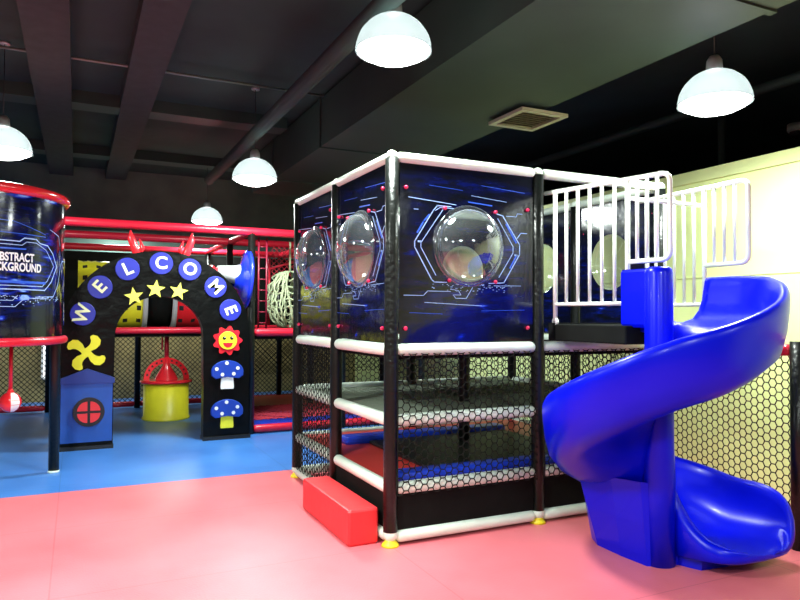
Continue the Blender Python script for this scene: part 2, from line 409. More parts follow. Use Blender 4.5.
# cylinder base and dome
MB().lathe([(.001, .20), (.11, .20), (.115, .12), (.10, .10), (.001, .10)], M['camshell'], (6.46, 1.667, 3.7)).build('housing', o)
MB().lathe([(.085, .10), (.08, .05), (.05, .015), (.001, 0)], M['black'], (6.46, 1.667, 3.7), n=20).build('dome_cover', o)

# ------------------------------------------------------------------ pendant lamps
def make_lamp(label):
    t = thing('pendant_lamp', (0, 0, 0), label, 'lamp', 'dome pendant lamps under the dark ceiling')
    mb = MB(); n = 48; prof = []
    for i in range(13):
        a = PI/2*i/12; prof.append((.235*math.cos(a)+.002, .235*math.sin(a)))
    vs = []; 
    for r, h in prof:
        for k in range(n): rr = r*(1+(.012 if k % 2 else 0)); vs.append((rr*math.cos(2*PI*k/n), rr*math.sin(2*PI*k/n), h))
    mb.add(vs, [(i*n+k, i*n+(k+1) % n, (i+1)*n+(k+1) % n, (i+1)*n+k) for i in range(12) for k in range(n)], M['shade'], smooth=True)
    mb.build('shade', t)
    MB().lathe([(.001, -.065), (.08, -.06), (.15, -.042), (.205, -.015), (.228, .004), (.225, .012), (.001, .02)], M['glow'], n=40).build('diffuser', t)
    MB().lathe([(.001, .225), (.05, .225), (.055, .24), (.05, .30), (.03, .33), (.001, .33)], M['lamp_metal'], n=20).build('lamp_cap', t)
    MB().tube([(0, 0, .32), (0, 0, HC-2.9-.015)], .004, M['black'], n=6).build('cord', t)
    MB().lathe([(.001, 0), (.045, 0), (.045, .02), (.001, .02)], M['lamp_metal'], (0, 0, HC-2.9-.02), n=16).build('ceiling_rose', t)
    return t
lamps = [(-.025, -.07, 'largest bright dome pendant lamp, hanging highest in front of the tower'),
         (2.11, -.67, 'bright dome pendant lamp hanging beside the yellow wall above the slide'),
         (-.07, 3.38, 'bright dome pendant lamp hanging just left of the black tower'),
         (.05, 7.05, 'small distant dome pendant lamp above the arch and its red rails'),
         (-2.41, 3.15, 'dome pendant lamp above the round printed booth, cut by the left edge')]
LZ = (3.09, 2.89, 2.9, 2.9, 2.9)
proto = None
for i, (x, y, lb) in enumerate(lamps):
    if proto is None: proto = make_lamp(lb); t = proto
    else: t = copy_tree(proto); t['label'] = lb
    t.location = (x, y, LZ[i])
def lamp_and_fill_light(x, y, z=2.86, power=95, size=.42, col=(.90, 1, .93)):
    l = bpy.data.lights.new('lamp_and_fill_light', 'AREA'); l.shape = 'DISK'; l.size = size; l.energy = power; l.color = col; l.spread = PI
    o = bpy.data.objects.new('lamp_and_fill_light', l); C.objects.link(o); o.location = (x, y, z); return o
for i, (x, y, _) in enumerate(lamps): lamp_and_fill_light(x, y, LZ[i]-.075, power=(125, 95, 130, 80, 110)[i])
for x, y, p in ((-2.5, -1.2, 210), (-2.9, -4.6, 150), (-.4, -4.4, 110), (1.8, -4.4, 55), (2.6, 2.9, 15), (-4.6, 1.2, 130), (-4.4, 6.5, 90), (-1.2, 8.0, 60)): lamp_and_fill_light(x, y, power=p)  # added fill lights without any fixture, brightening floor and walls

# ------------------------------------------------------------------ play tower
W1, W2, D1, D2, HT = 1.134, 2.31, .995, 1.987, 2.45
tower = thing('play_tower', (W2/2, D2/2, 0), 'black two-storey indoor play tower with white padded rails and clear dome windows', 'play tower')
posts = [(x, y) for x in (0, W1, W2) for y in (0, D1, D2)]
for x, y in posts:
    mb = MB(); r = .046
    zs = (.09, .6, 1.1, 1.15, 1.16, 1.18) if (x, y) == (W1, D1) else (.09, .6, 1.23, 1.25, 1.85, HT-.012)
    mb.tube([(x, y, z) for z in zs], [r, r, r, r*.96, r*.93, r*.93], M['black_pad'], n=16)
    mb.build('post', tower)
    if (x, y) != (W1, D1):
        MB().lathe([(.001, 0), (.058, 0), (.052, .014), (.034, .032), (.03, .05), (.001, .05)], M['yellow_foot'], (x, y, 0), n=20).build('foot', tower)
        MB().sphere((x, y, .072), .047, M['white_pad'], n=8).build('corner_pad', tower)
    MB().sphere((x, y, HT+.004), .0375, M['white_pad'], n=8).build('top_pad', tower) if (x, y) != (W1, D1) else None
g = .045
def rail(a, b, r=.037, m=None):
    a = Vector(a); b = Vector(b); d = (b-a).normalized()
    MB().tube([a+d*g*.6, b-d*g*.6], r, m or M['white_pad'], n=14, round_ends=True).build('rail', tower)
for z in (.055, .355, .78, 1.225, HT):
    r = .040 if z < 2 else .035
    for (a, b) in (((0, 0), (W1, 0)), ((W1, 0), (W2, 0)), ((0, 0), (0, D1)), ((0, D1), (0, D2)), ((W2, 0), (W2, D1)), ((W2, D1), (W2, D2)), ((0, D2), (W1, D2)), ((W1, D2), (W2, D2))):
        if z == .78 and a == (W1, 0) and b == (W2, 0): continue
        rail((*a, z), (*b, z), r)
# decks
MB().box((.04, .04, 1.16), (W2-.04, D2-.04, 1.215), M['black_cloth']).build('deck', tower)
MB().box((.03, .03, .33), (W2-.03, D2-.03, .372), M['red_mat']).build('lower_deck', tower)
MB().rbox((.42, .19, .372), (1.76, 1.34, .400), M['tramp'], .01).build('trampoline', tower)
MB().rbox((.09, .045, .372), (1.80, .18, .435), M['blue_mat'], .02).build('edge_pad', tower)
MB().rbox((.22, 1.35, .372), (1.80, 1.52, .435), M['blue_mat'], .02).build('edge_pad', tower)
# black skirts under the lower deck
MB().box((.045, -.012, .095), (W1-.045, 0, .33), M['black_cloth']).build('skirt', tower)
MB().box((W1+.045, -.012, .095), (W2-.045, 0, .33), M['black_cloth']).build('skirt', tower)
MB().box((-.012, .045, .095), (0, D1-.045, .33), M['black_cloth']).build('skirt', tower)
# climbing-net floor at the middle level
mb = MB()
def sag(u, w, n):
    return (u, w, .775 - .05*math.sin(PI*min(max(u/W2, 0), 1))*math.sin(PI*min(max(w/D2, 0), 1)))
k = .075
u = .03
while u < W2-.02:
    mb.tube([sag(u, .03+(D2-.06)*i/8, 0) for i in range(9)], .0055, M['net_floor'], n=4, caps=False); u += k
w = .05
while w < D2-.02:
    mb.tube([sag(.03+(W2-.06)*i/8, w, 0) for i in range(9)], .0075, M['net_floor'], n=4, caps=False); w += k*.7
mb.build('net_floor', tower)
# upright nets
def net(F, u0, u1, w0, w1, parent=tower, p=.088, r=.0042, m=None):
    mb = MB(); hexnet(mb, F, u0, u1, w0, w1, m or M['net'], p, r); return mb.build('net', parent)
net(FX(-.043), .03, W1-.03, .315, 1.20)
net(FX(-.043), W1+.03, W2-.03, .315, 1.20)
net(FY(-.043), D1+.03, D2-.03, .10, .84)
net(FY(-.02), D1+.04, D2-.04, .84, 1.20)
net(FY(W2+.043, 1), .03, D1-.03, .1, 1.20)
net(FY(W2+.043, 1), D1+.03, D2-.03, .1, 1.20)
net(FX(D2+.043, 1), .03, W1-.03, .1, 1.20)
net(FX(D2+.043, 1), W1+.03, W2-.03, .1, 1.20)

def dome_panel(F, uc, u0, u1, flip=1, hole=.238, z0=1.27, z1=2.42, zc=1.905, bulge=.14, hud=True):
    """printed vinyl sheet with a round hole, a clear bulging dome, printed lines and red bolt caps"""
    mb = MB(); n = 64
    angs = sorted(set([2*PI*i/n for i in range(n)] + [math.atan2(w-zc, u-uc) % (2*PI) for u in (u0, u1) for w in (z0, z1)]))
    def edge(a):
        c, s_ = math.cos(a), math.sin(a); t = 1e9
        if c > 1e-9: t = min(t, (u1-uc)/c)
        if c < -1e-9: t = min(t, (u0-uc)/c)
        if s_ > 1e-9: t = min(t, (z1-zc)/s_)
        if s_ < -1e-9: t = min(t, (z0-zc)/s_)
        return uc+c*t, zc+s_*t
    N = len(angs); vs = []; uvs = []
    for lvl in (0, .5, 1):
        for a in angs:
            e = edge(a); h = (uc+hole*math.cos(a), zc+hole*math.sin(a)); q = (h[0]+(e[0]-h[0])*lvl, h[1]+(e[1]-h[1])*lvl)
            vs.append(F(q[0], q[1], 0)); uvs.append(((q[0]-uc)*flip, q[1]-zc))
    mb.add(vs, [(k*N+i, k*N+(i+1) % N, k*N+N+(i+1) % N, k*N+N+i) for k in (0, 1) for i in range(N)], M['print'], uvs)
    G = lambda x, z, h=0: F(uc+x*flip, zc+z*.74, h)
    def R(pts, w, m='line', closed=False): mb.ribbon(pts, w, G, M[m], .0025, closed)
    hx = lambda rx, rz, tx: [(-rx, 0), (-tx, rz), (tx, rz), (rx, 0), (tx, -rz), (-tx, -rz)]
    # outer bracket left and right
    R([(-.14, .345), (-.24, .345), (-.27, .30), (-.405, .02), (-.405, -.03), (-.28, -.31), (-.26, -.33), (-.17, -.33)], .008)
    R([(-.20, .31), (-.36, .01), (-.36, -.03), (-.25, -.27)], .006)
    R([(-.255, .30), (-.22, .33), (-.12, .33)], .006)
    R([(.20, .32), (.27, .30), (.41, .04), (.41, -.05), (.28, -.32), (.16, -.33)], .008)
    R([(.23, .27), (.355, .02), (.355, -.04), (.24, -.27)], .006)
    R([(.39, .10), (.42, .15), (.47, .15)], .006); 
    R([(-.30, .26), (-.34, .20), (-.385, .10)], .012, 'line2'); R([(.30, .22), (.38, .06)], .014, 'line2'); R([(.33, -.18), (.385, -.06)], .012, 'line2')
    R([(-.45, .40), (-.10, .365)], .006); R([(.0, .40), (.18, .385)], .010, 'line2'); R([(.02, .46), (.30, .43)], .004)
    R([(-.48, -.45), (-.34, -.45), (-.31, -.41), (-.14, -.41)], .005); R([(.03, -.37), (-.02, -.47), (-.10, -.47), (-.12, -.44), (-.06, -.44), (-.08, -.40), (-.14, -.39)], .005)
    R([(-.33, -.51), (.1, -.535)], .005); R([(.3, .30), (.38, .30), (.39, .33), (.43, .33)], .005); R([(.2, -.35), (.42, -.345)], .004)
    R([(-.41, .30), (-.38, .30)], .004); R([(-.3, .52), (-.05, .50)], .003, 'line2'); R([(.10, .56), (.45, .53)], .004, 'line2')
    R([(-.44, -.60), (-.2, -.61)], .003, 'line2'); R([(.1, -.58), (.45, -.57)], .003, 'line2')
    rnd = random.Random(3)
    for _ in range(70):
        x = rnd.uniform(-.28, .34); z = -.34 - abs(rnd.gauss(0, .035)) + abs(x)*.02; q = rnd.uniform(.003, .006)
        R([(x, z), (x+q, z)], q)
    for x, z in ((-.375, .02), (.375, -.06)): R([(x, z), (x+.01, z)], .016)
    p = mb.build('print_panel', tower)
    # acrylic ring and dome
    O = Vector(F(uc, zc, 0)); ax = Vector(F(uc, zc, 1))-O
    dm = MB(); pr = []
    for i in range(15):
        a = PI/2*i/14; pr.append((max(.0008,   .246*math.cos(a)), .012+bulge*math.sin(a)))
    dm.lathe([(.272, .004), (.270, .012), (.254, .014)] + pr, M['dome'], O, ax, n=48); dm.build('dome_window', p)
    for x, z in ((-.17, .29), (.18, .29), (-.14, -.28), (.18, -.28)):
        MB().sphere(G(x*1.12, z*1.12, .018), .0135, M['bolt'], n=6).build('bolt_cap', p)
    for x, z in ((u0+.04, z1-.16), (u0+.04, z0+.09), (u1-.05, z1-.24), (u1-.05, z0+.09)):
        MB().sphere(F(x, z, .012), .014, M['bolt'], n=6).build('bolt_cap', p)
    return p
dome_panel(FX(-.01), W1/2-.005, .05, W1-.05)
dome_panel(FY(-.01), D1/2+.01, .05, D1-.05, -1)
dome_panel(FY(-.01), (D1+D2)/2, D1+.05, D2-.05, -1)
dome_panel(FY(W2+.01, 1), D1/2+.06, .05, D1-.05)
dome_panel(FY(W2+.01, 1), (D1+D2)/2, D1+.05, D2-.05)
for u0, u1 in ((.05, W1-.05), (W1+.05, W2-.05)):
    dome_panel(FX(D2+.01, 1), (u0+u1)/2, u0, u1)
# inner faces: dark backing band at deck level in the open bay
ep = thing('entry_platform', (1.66, -.4, 1.27), 'black padded entry platform bridging the tower deck and the blue slide', 'platform')
MB().box((1.19, -.06, 1.272), (2.13, -.05, 1.395), M['black_cloth']).build('front_beam', ep)
MB().rbox((1.235, -.74, 1.27), (2.05, -.062, 1.385), M['black_cloth'], .008).build('platform_board', ep)

# ------------------------------------------------------------------ guard rail at the slide entry
gr = thing('guard_rail', (1.72, -.4, 1.3), 'white steel guard rail with vertical bars at the top of the slide', 'railing')
def guard(S, U, E, side):
    S, U, E = Vector(S), Vector(U), Vector(E); zt, zb, zf, ze = 2.32, 1.525, 1.385, 1.79
    P = lambda A, B, t, z: (A.x+(B.x-A.x)*t, A.y+(B.y-A.y)*t, z)
    n = 8
    # rounded outer loop: top bar, nose, lower bar of the extension
    d = (E-U).length; c = .05/d; pts = [P(S, U, -.16, zt), P(S, U, 1, zt), P(U, E, 1-c, zt)]
    pts += [P(U, E, 1-c+c*math.sin(a), zt-.05+.05*math.cos(a)) for a in (.5, 1.0, PI/2)]
    pts += [P(U, E, 1, ze+.05)] + [P(U, E, 1-c+c*math.cos(a), ze+.05-.05*math.sin(a)) for a in (.5, 1.0, PI/2)] + [P(U, E, 0, ze)]
    MB().tube(pts, .0155, M['white_steel'], n=10).build('rail_frame', gr)
    MB().tube([P(S, U, .0, zb), P(S, U, 1, zb)], .014, M['white_steel'], n=10).build('lower_bar', gr)
    for t in (0, 1):
        p = P(S, U, t, 0)
        MB().tube([(p[0], p[1], zf+.02), (p[0], p[1], zt)], .016, M['white_steel'], n=10).build('upright', gr)
        mb = MB(); mb.tube([(p[0]-.008, p[1], zf+.02), (p[0]+.008, p[1], zf+.02)], .027, M['white_steel'], n=16)
        mb.tube([(p[0]-.014, p[1], zf+.02), (p[0]+.014, p[1], zf+.02)], .008, M['lamp_metal'], n=8); mb.build('mounting_foot', gr)
    for k in range(1, 6):
        MB().tube([P(S, U, k/6, zb), P(S, U, k/6, zt)], .0115, M['white_steel'], n=8).build('baluster', gr)
    for k in range(1, 4):
        MB().tube([P(U, E, k*.235, ze), P(U, E, k*.235, zt)], .0115, M['white_steel'], n=8).build('baluster', gr)
guard((1.25, -.05, 0), (1.38, -.61, 0), (1.445, -.895, 0), -1)
guard((2.09, -.08, 0), (2.075, -.61, 0), (2.06, -.96, 0), 1)
MB().tube([(1.38, -.61, 2.20), (2.075, -.61, 2.20)], .014, M['white_steel'], n=10).build('cross_bar', gr)

# ------------------------------------------------------------------ spiral slide
SC = Vector((1.305, -.935))
slide = thing('spiral_slide', (1.45, -.95, 0), 'glossy blue spiral slide winding round a column beside the tower', 'slide')
tab = [(20, 1.70), (0, 1.70), (-25, 1.685), (-45, 1.635), (-65, 1.55), (-87, 1.474), (-106, 1.407), (-126, 1.345), (-144, 1.27), (-164, 1.17), (-185, 1.07), (-218, .92), (-250, .78), (-285, .66), (-315, .56), (-327, .505), (-341, .475), (-360, .435)]
def rimz(th):
    for (a, za), (b, zb) in zip(tab[:-1], tab[1:]):
        if b <= th <= a: return za + (zb-za)*(a-th)/(a-b)
    return tab[0][1] if th > 20 else tab[-1][1]
def section(H, hi, T, ro=.67):
    ri = .07; q = ro-.655
    outer = [(ri-.02, hi-.05), (ri-.012, hi-.012), (ri+.01, hi), (ri+.032, hi-.006), (ri+.045, max(hi*.8, .02)), (ri+.07, max(hi*.35, .012)), (ri+.12, .008), (.28, 0), (.40, .002),
             (.49+q, .03), (.545+q, .085), (.575+q, H*.5), (.592+q, H*.78), (.602+q, H-.02), (.615+q, H-.004), (.632+q, H), (.648+q, H-.008), (.658+q, H-.028), (.659+q, H-.06),
             (.655+q, H*.6), (.645+q, H*.3), (.62+q, -.01), (.565+q, -T*.8), (.49+q, -T), (.3, -T-.01), (ri+.05, -T), (ri-.02, -T+.02)]
    return outer
rings = []
for k in range(0, 4):           # short straight entry
    y = -.74 - .05*k; rings.append(((SC.x, y), 0.0, 1.70, .30, .015, .07))
th = -2
while th >= -360:
    t = -th/360
    z = rimz(th); H = .30; T = .065 + .03*min(1, t*1.6) + (.10 * max(0, min(1, (-th-250)/60)) * max(0, min(1, (th+362)/30)))
    hi = .015 + max(0, min(1, (-th-305)/50))*.33
    rings.append(((SC.x, SC.y), math.radians(th), z, H, hi, T)); th -= 5
zf = .435-.30
for t in (.08, .17, .26, .35, .44, .53, .62, .70, .78, .85, .90, .94, .97, .985, .995, 1.0):
    k = max(.04, (1-t**5)**(1/2.8))*(1+.13*t); H = .045+.255*(1-t**4); hi = .035+.305*(1-t)**2.8
    rings.append(((SC.x+.055*t, -.935-.42*t), 0.0, zf+H, H, hi, .10-.045*t, k, (1-t**14)*.8+.2))
mb = MB(); vs = []; NS = 27
for rg in rings:
    (ox, oy), a, z, H, hi, T = rg[:6]; k, kv = rg[6:] if len(rg) > 6 else (1, 1)
    for r, h in section(H, hi, T):
        r = .365+(r-.365)*k; h = -.02+(h+.02)*kv
        vs.append((ox+r*math.cos(a), oy+r*math.sin(a), max(.012, z-H+h)))
fs = []
for i in range(len(rings)-1):
    for j in range(NS): l = (j+1) % NS; fs.append((i*NS+j, i*NS+l, (i+1)*NS+l, (i+1)*NS+j))
nr = len(rings)
fs.append(tuple(range((nr-1)*NS, nr*NS))); fs.append(tuple(range(NS-1, -1, -1)))
mb.add(vs, fs, M['slide'], smooth=True)
ch = mb.build('chute', slide)
MB().lathe([(.001, 0), (.088, 0), (.088, .5), (.082, .7), (.080, 1.70), (.074, 1.725), (.06, 1.735), (.001, 1.735)], M['slide'], (1.305, -.935, 0), n=32).build('column', slide)
# inner entry cheek between column and railing
MB().rbox((1.285, -.90, 1.375), (1.335, -.63, 1.735), M['slide'], .02).build('entry_cheek', slide)
# moulded pedestal under the lowest turn
foot = [(1.19, -.54), (1.185, -.75), (1.20, -.94), (1.27, -.98), (1.38, -1.0), (1.43, -1.12), (1.70, -1.15), (1.86, -1.10), (1.88, -.9), (1.86, -.42), (1.5, -.36), (1.25, -.42)]
top = [(1.10, -.46, .46), (1.13, -.72, .47), (1.18, -.91, .48), (1.27, -.97, .47), (1.37, -1.0, .32), (1.43, -1.14, .14), (1.66, -1.2, .08), (1.88, -1.14, .10), (1.93, -.9, .2), (1.88, -.42, .42), (1.5, -.28, .5), (1.2, -.34, .5)]
mb = MB(); n = len(foot); vs = [(x, y, 0) for x, y in foot]
for t in (.12, .5, .88): vs += [(a[0]+(b[0]-a[0])*t, a[1]+(b[1]-a[1])*t, b[2]*t) for a, b in zip(foot, top)]
vs += top; R_ = 5
mb.add(vs, [(k*n+i, k*n+(i+1) % n, k*n+n+(i+1) % n, k*n+n+i) for k in range(R_-1) for i in range(n)] + [tuple(range(n-1, -1, -1))], M['slide'], smooth=False)
mb.build('pedestal', slide)

# ------------------------------------------------------------------ red step box
sb = MB().rbox((-.252, .075, 0), (-.046, 1.02, .225), M['red_box'], .014)
sb.build('step_box', label='long red vinyl step box on the floor against the tower', cat='step')

# ------------------------------------------------------------------ net fence right of the slide
nf = thing('net_fence', (2.3, -1.2, 0), 'net fence with red top rail between slide and yellow wall', 'fence')
for y in (-1.13, -2.35): MB().tube([(2.275, y, 0), (2.275, y, 1.29)], .044, M['black_pad'], n=14).build('post', nf)
for a, b in ((-.06, -1.10), (-1.16, -2.32)):
    one_tube('top_rail', [(2.285, a, 1.235), (2.275, b, 1.235)], .04, M['red_pad'], nf, n=14, round_ends=True)
    one_tube('bottom_rail', [(2.285, a, .06), (2.275, b, .06)], .035, M['red_pad'], nf, n=14, round_ends=True)
    net(FY(2.285), b, a, .08, 1.21, nf, .088, .0042)

# ------------------------------------------------------------------ welcome arch
AX, AZ = -.945, 1.20
arch = thing('welcome_arch', (AX, 4.15, 0), 'black archway spelling WELCOME on blue discs over the blue floor', 'arch')
fa = FX(4.09)
mb = MB(); outer = []; inner = []
N = 40
for i in range(N+1):
    a = PI*i/N; outer.append((AX+1.0*math.cos(a), AZ+.95*math.sin(a))); inner.append((AX+.465*math.cos(a), AZ+.44*math.sin(a)))
outer = [(AX+1.0, .03), (AX+1.0, .6)] + outer + [(AX-1.0, .6), (AX-1.0, .03)]
inner = [(AX+.475, .03), (AX+.475, .6)] + inner + [(AX-.475, .6), (AX-.475, .03)]
n = len(outer); vs = [fa(u, w, h) for h in (0, -.14) for u, w in outer+inner]
fs = []
for i in range(n-1):
    fs += [(i, i+1, n+i+1, n+i), (2*n+i, 3*n+i, 3*n+i+1, 2*n+i+1), (i, 2*n+i, 2*n+i+1, i+1), (n+i, n+i+1, 3*n+i+1, 3*n+i)]
for i in (0, n-1): fs.append((i, n+i, 3*n+i, 2*n+i))
mb.add(vs, fs, M['arch']); mb.build('arch_board', arch)
for x in (AX-.74, AX+.74): MB().box((x-.27, 4.05, 0), (x+.27, 4.26, .04), M['black']).build('base_plate', arch)
def disc_poly(cx, cy, r, n=28, ry=None): return [(cx+r*math.cos(2*PI*i/n), cy+(ry or r)*math.sin(2*PI*i/n)) for i in range(n)]
for ch_, a in zip('WELCOME', (162.5, 139, 115, 90, 68, 43.6, 21.3)):
    a = math.radians(a); cx, cz = AX+.825*math.cos(a), AZ+.81*math.sin(a)
    dsc = MB().prism(disc_poly(cx, cz, .125), fa, .022, M['disc'], .006).build('letter_disc', arch)
    mb = MB(); add_text(mb, ch_, .19, fa, cx, cz, M['letter'], a-PI/2, .025, .0045)
    mb.build('letter', dsc)
def star(cx, cz, r, rot=0): return [(cx+(r if i % 2 == 0 else r*.42)*math.sin(PI*i/5+rot), cz+(r if i % 2 == 0 else r*.42)*math.cos(PI*i/5+rot)) for i in range(10)]
for x, z, rt in ((-1.225, 1.635, -.15), (-1.0, 1.72, .1), (-.755, 1.70, .2)): MB().prism(star(x, z, .105, rt), fa, .02, M['star']).build('star', arch)
pw = []
for k in range(4):      # pinwheel blades
    b0 = k*PI/2+.35
    for t, rr in ((0, .045), (.05, .10), (.20, .155), (.42, .192), (.68, .205), (.90, .198), (1.02, .178), (1.0, .155), (.90, .135), (.86, .11), (.92, .08), (1.15, .055)):
        pw.append((-1.69+rr*math.cos(b0+t), 1.03+rr*math.sin(b0+t)))
MB().prism(pw, fa, .02, M['yellow']).build('pinwheel', arch)
h = MB().prism([(-1.93, .08), (-1.43, .08), (-1.43, .74), (-1.93, .74)], fa, .03, M['house']).build('house', arch)
MB().prism([(-1.95, .70), (-1.41, .70), (-1.41, .755), (-1.68, .86), (-1.95, .755)], fa, .045, M['roof']).build('roof', h)
wn = MB().prism(disc_poly(-1.66, .40, .155), fa, .05, M['black']).build('round_window', h)
mb = MB()
for q in range(4):
    a0 = q*PI/2; ox, oz = .014*(1 if math.cos(a0+PI/4) > 0 else -1), .014*(1 if math.sin(a0+PI/4) > 0 else -1)
    mb.prism([(-1.66+ox, .40+oz)] + [(-1.66+ox+.098*math.cos(a0+PI/2*i/8), .40+oz+.098*math.sin(a0+PI/2*i/8)) for i in range(9)], fa, .058, M['red_box'])
mb.build('pane', wn)
fl = [( -.205+(.152+.020*math.cos(9*a))*math.cos(a), 1.14+(.152+.020*math.cos(9*a))*math.sin(a)) for a in [2*PI*i/72 for i in range(72)]]
f = MB().prism(fl, fa, .025, M['red_gloss']).build('flower', arch)
fc = MB().prism(disc_poly(-.205, 1.14, .105), fa, .04, M['yellow'], .006).build('flower_face', f)
mb = MB()
for sx in (-.042, .042): mb.prism(disc_poly(-.205+sx, 1.17, .020, 14), fa, .043, M['black']); mb.prism(disc_poly(-.2+sx, 1.178, .006, 8), fa, .045, M['white'])
mb.prism([(-.205+.055*math.cos(a), 1.115+.055*math.sin(a)) for a in [PI+PI*i/12 for i in range(13)]], fa, .043, M['red_gloss'])
mb.build('smile_and_eyes', f)
for cz, sm_, lb in ((.795, 'white', 'upper'), (.345, 'yellow', 'lower')):
    sg = MB().prism([(-.275, cz-.215), (-.135, cz-.215), (-.13, cz-.195), (-.14, cz-.04), (-.27, cz-.04), (-.28, cz-.195)], fa, .025, M[sm_]).build('mushroom_stem', arch)
    capp = [(-.205+.185*math.cos(a), cz-.02+.135*math.sin(a)) for a in [PI*i/20 for i in range(21)]] + [(-.385, cz-.06), (-.34, cz-.095), (-.27, cz-.085), (-.205, cz-.075), (-.14, cz-.085), (-.07, cz-.095), (-.025, cz-.06)]
    cp = MB().prism(capp, fa, .04, M['cap'], .008).build('mushroom_cap', arch)
    mb = MB()
    for dx, dz in ((-.125, .02), (-.01, .085), (.115, .025), (-.06, -.045), (.07, -.04)): mb.prism(disc_poly(-.205+dx, cz+dz, .021, 14), fa, .045, M['white'])
    mb.build('spot', cp)
for x, tilt in ((-1.18, -.085), (-.69, .085)):      # red claws standing on the arch crown
    c = MB(); zb = 2.08
    c.tube([(x-tilt*.2, 4.14, zb-.02), (x+tilt*.3, 4.14, zb+.06), (x+tilt*.9, 4.14, zb+.20), (x+tilt*1.0, 4.14, zb+.29)], [.028, .046, .040, .008], M['red_gloss'], n=12)
    c.tube([(x-tilt*.1, 4.15, zb+.01), (x-tilt*.55, 4.15, zb+.10), (x-tilt*.1, 4.15, zb+.20)], [.02, .024, .006], M['red_gloss'], n=10)
    c.build('claw', arch)

# ------------------------------------------------------------------ round printed booth on the left
BC, BR = Vector((-2.66, 3.02)), .765
booth = thing('round_booth', (BC.x, BC.y, 0), 'round black booth with ABSTRACT BACKGROUND print and red padded rims', 'booth')
def FR(u, w, n):     # u metres along the arc; 0 faces the camera's left edge
    a = math.radians(-62) + u/BR; r = BR+n; return (BC.x+r*math.cos(a), BC.y+r*math.sin(a), w)
mb = MB(); n = 72; vs = []; uvs = []
for z in (1.24, 1.64, 2.03, 2.43):
    for i in range(n+1):
        a = 2*PI*i/n; vs.append((BC.x+BR*math.cos(a), BC.y+BR*math.sin(a), z)); uu = (a-math.radians(298)); uu = (uu+PI) % (2*PI)-PI
        uvs.append((uu*BR+.02, z-1.86))
m_ = n+1
mb.add(vs, [(k*m_+i, k*m_+i+1, k*m_+m_+i+1, k*m_+m_+i) for k in range(3) for i in range(n)], M['print_round'], uvs, smooth=True)
CURVED[0] = True
for off in (.05,):
    G = lambda x, z, h=0: FR(x+off, 1.86+z, h)
    def R(pts, w, m='line', closed=False): mb.ribbon(pts, w, G, M[m], .003, closed)
    R([(-.62, .20), (-.40, .20), (-.36, .17), (.05, .17), (.09, .20), (.20, .20), (.24, .17), (.33, .16), (.40, .10), (.47, -.01), (.38, -.15), (.30, -.22), (-.2, -.22), (-.24, -.26), (-.6, -.26)], .009)
    R([(-.6, .17), (-.4, .17), (-.36, .14), (.07, .14), (.11, .17), (.2, .17), (.31, .12), (.42, -.01), (.33, -.14), (.27, -.19), (-.6, -.19)], .006)
    R([(.36, .30), (.5, .26), (.53, .18)], .005); R([(.55, .0), (.60, .05), (.72, .05), (.76, .0)], .006); R([(.55, .0), (.50, -.16), (.42, -.27), (.2, -.28)], .006)
    R([(-.5, .34), (.0, .33), (.3, .25)], .005, 'line2'); R([(-.5, .24), (.3, .23)], .006, 'line2')
    R([(-.6, -.36), (.02, -.36), (.10, -.29), (.35, -.29)], .005); R([(-.6, -.31), (.0, -.31), (.04, -.27)], .004)
    R([(-.55, -.16), (.30, -.16)], .02, 'line2'); R([(-.5, .10), (.1, .11)], .012, 'line2')
    rnd = random.Random(5)
    for _ in range(140):
        x = rnd.uniform(-.55, .5); z = -.27-abs(rnd.gauss(0, .03)); q = rnd.uniform(.003, .007); R([(x, z), (x+q, z)], q)
    add_text(mb, 'ABSTRACT', .094, lambda u, w, n: G(u-.07, w, n), .085, .037, M['print_text'], 0, .004, .003, .72)
    add_text(mb, 'BACKGROUND', .094, lambda u, w, n: G(u-.07, w, n), .088, -.043, M['print_text'], 0, .004, .003, .72)
CURVED[0] = False
mb.build('print_panel', booth)
ring = lambda z, r: [(BC.x+r*math.cos(2*PI*i/48), BC.y+r*math.sin(2*PI*i/48), z) for i in range(48)]
MB().tube(ring(2.455, BR), .043, M['red_gloss'], n=12, closed=True).build('top_rim', booth)
MB().tube(ring(1.212, BR), .036, M['red_pad'], n=12, closed=True).build('bottom_rim', booth)
MB().lathe([(.001, 1.19), (BR-.02, 1.19), (BR-.02, 1.23), (.001, 1.23)], M['black_cloth'], (BC.x, BC.y, 0), n=48).build('booth_floor', booth)
for i, a in enumerate((4, 94, 184, 274)):
    if i == 3: continue
    a = math.radians(a); x, y = BC.x+(BR-.065)*math.cos(a), BC.y+(BR-.065)*math.sin(a)
    MB().tube([(x, y, .02), (x, y, 2.42)], .046, M['black_pad'], n=14).build('post', booth)
    MB().lathe([(.001, 0), (.05, 0), (.048, .02), (.001, .02)], M['white_pad'], (x, y, 0), n=16).build('foot', booth)
hb = thing('hanging_ball', (-2.3, 2.9, .6), 'red and white punch ball hanging on a rope under the booth', 'ball')
mb = MB(); mb.sphere((-2.3, 2.9, .675), .088, M['red_gloss'], n=14); b_ = mb.build('ball', hb)
mb = MB()
for k in range(2):
    a0 = -1.45 + k*PI; vs = []
    for i in range(9):
        t = PI*i/8
        for j in range(5): a = a0+j*.22; vs.append((-2.3+.0895*math.sin(t)*math.cos(a), 2.9+.0895*math.sin(t)*math.sin(a), .675+.0895*math.cos(t)))
    mb.add(vs, [(i*5+j, i*5+j+1, i*5+6+j, i*5+5+j) for i in range(8) for j in range(4)], M['white'], smooth=True)
mb.build('white_stripe', b_)
MB().tube([(-2.3, 2.9, .75), (-2.3, 2.9, .80)], [.035, .012], M['red_gloss'], n=12).build('cap', hb)
MB().tube([(-2.3, 2.9, .79), (-2.3, 2.9, 1.19)], .016, M['red_pad'], n=8).build('rope', hb)

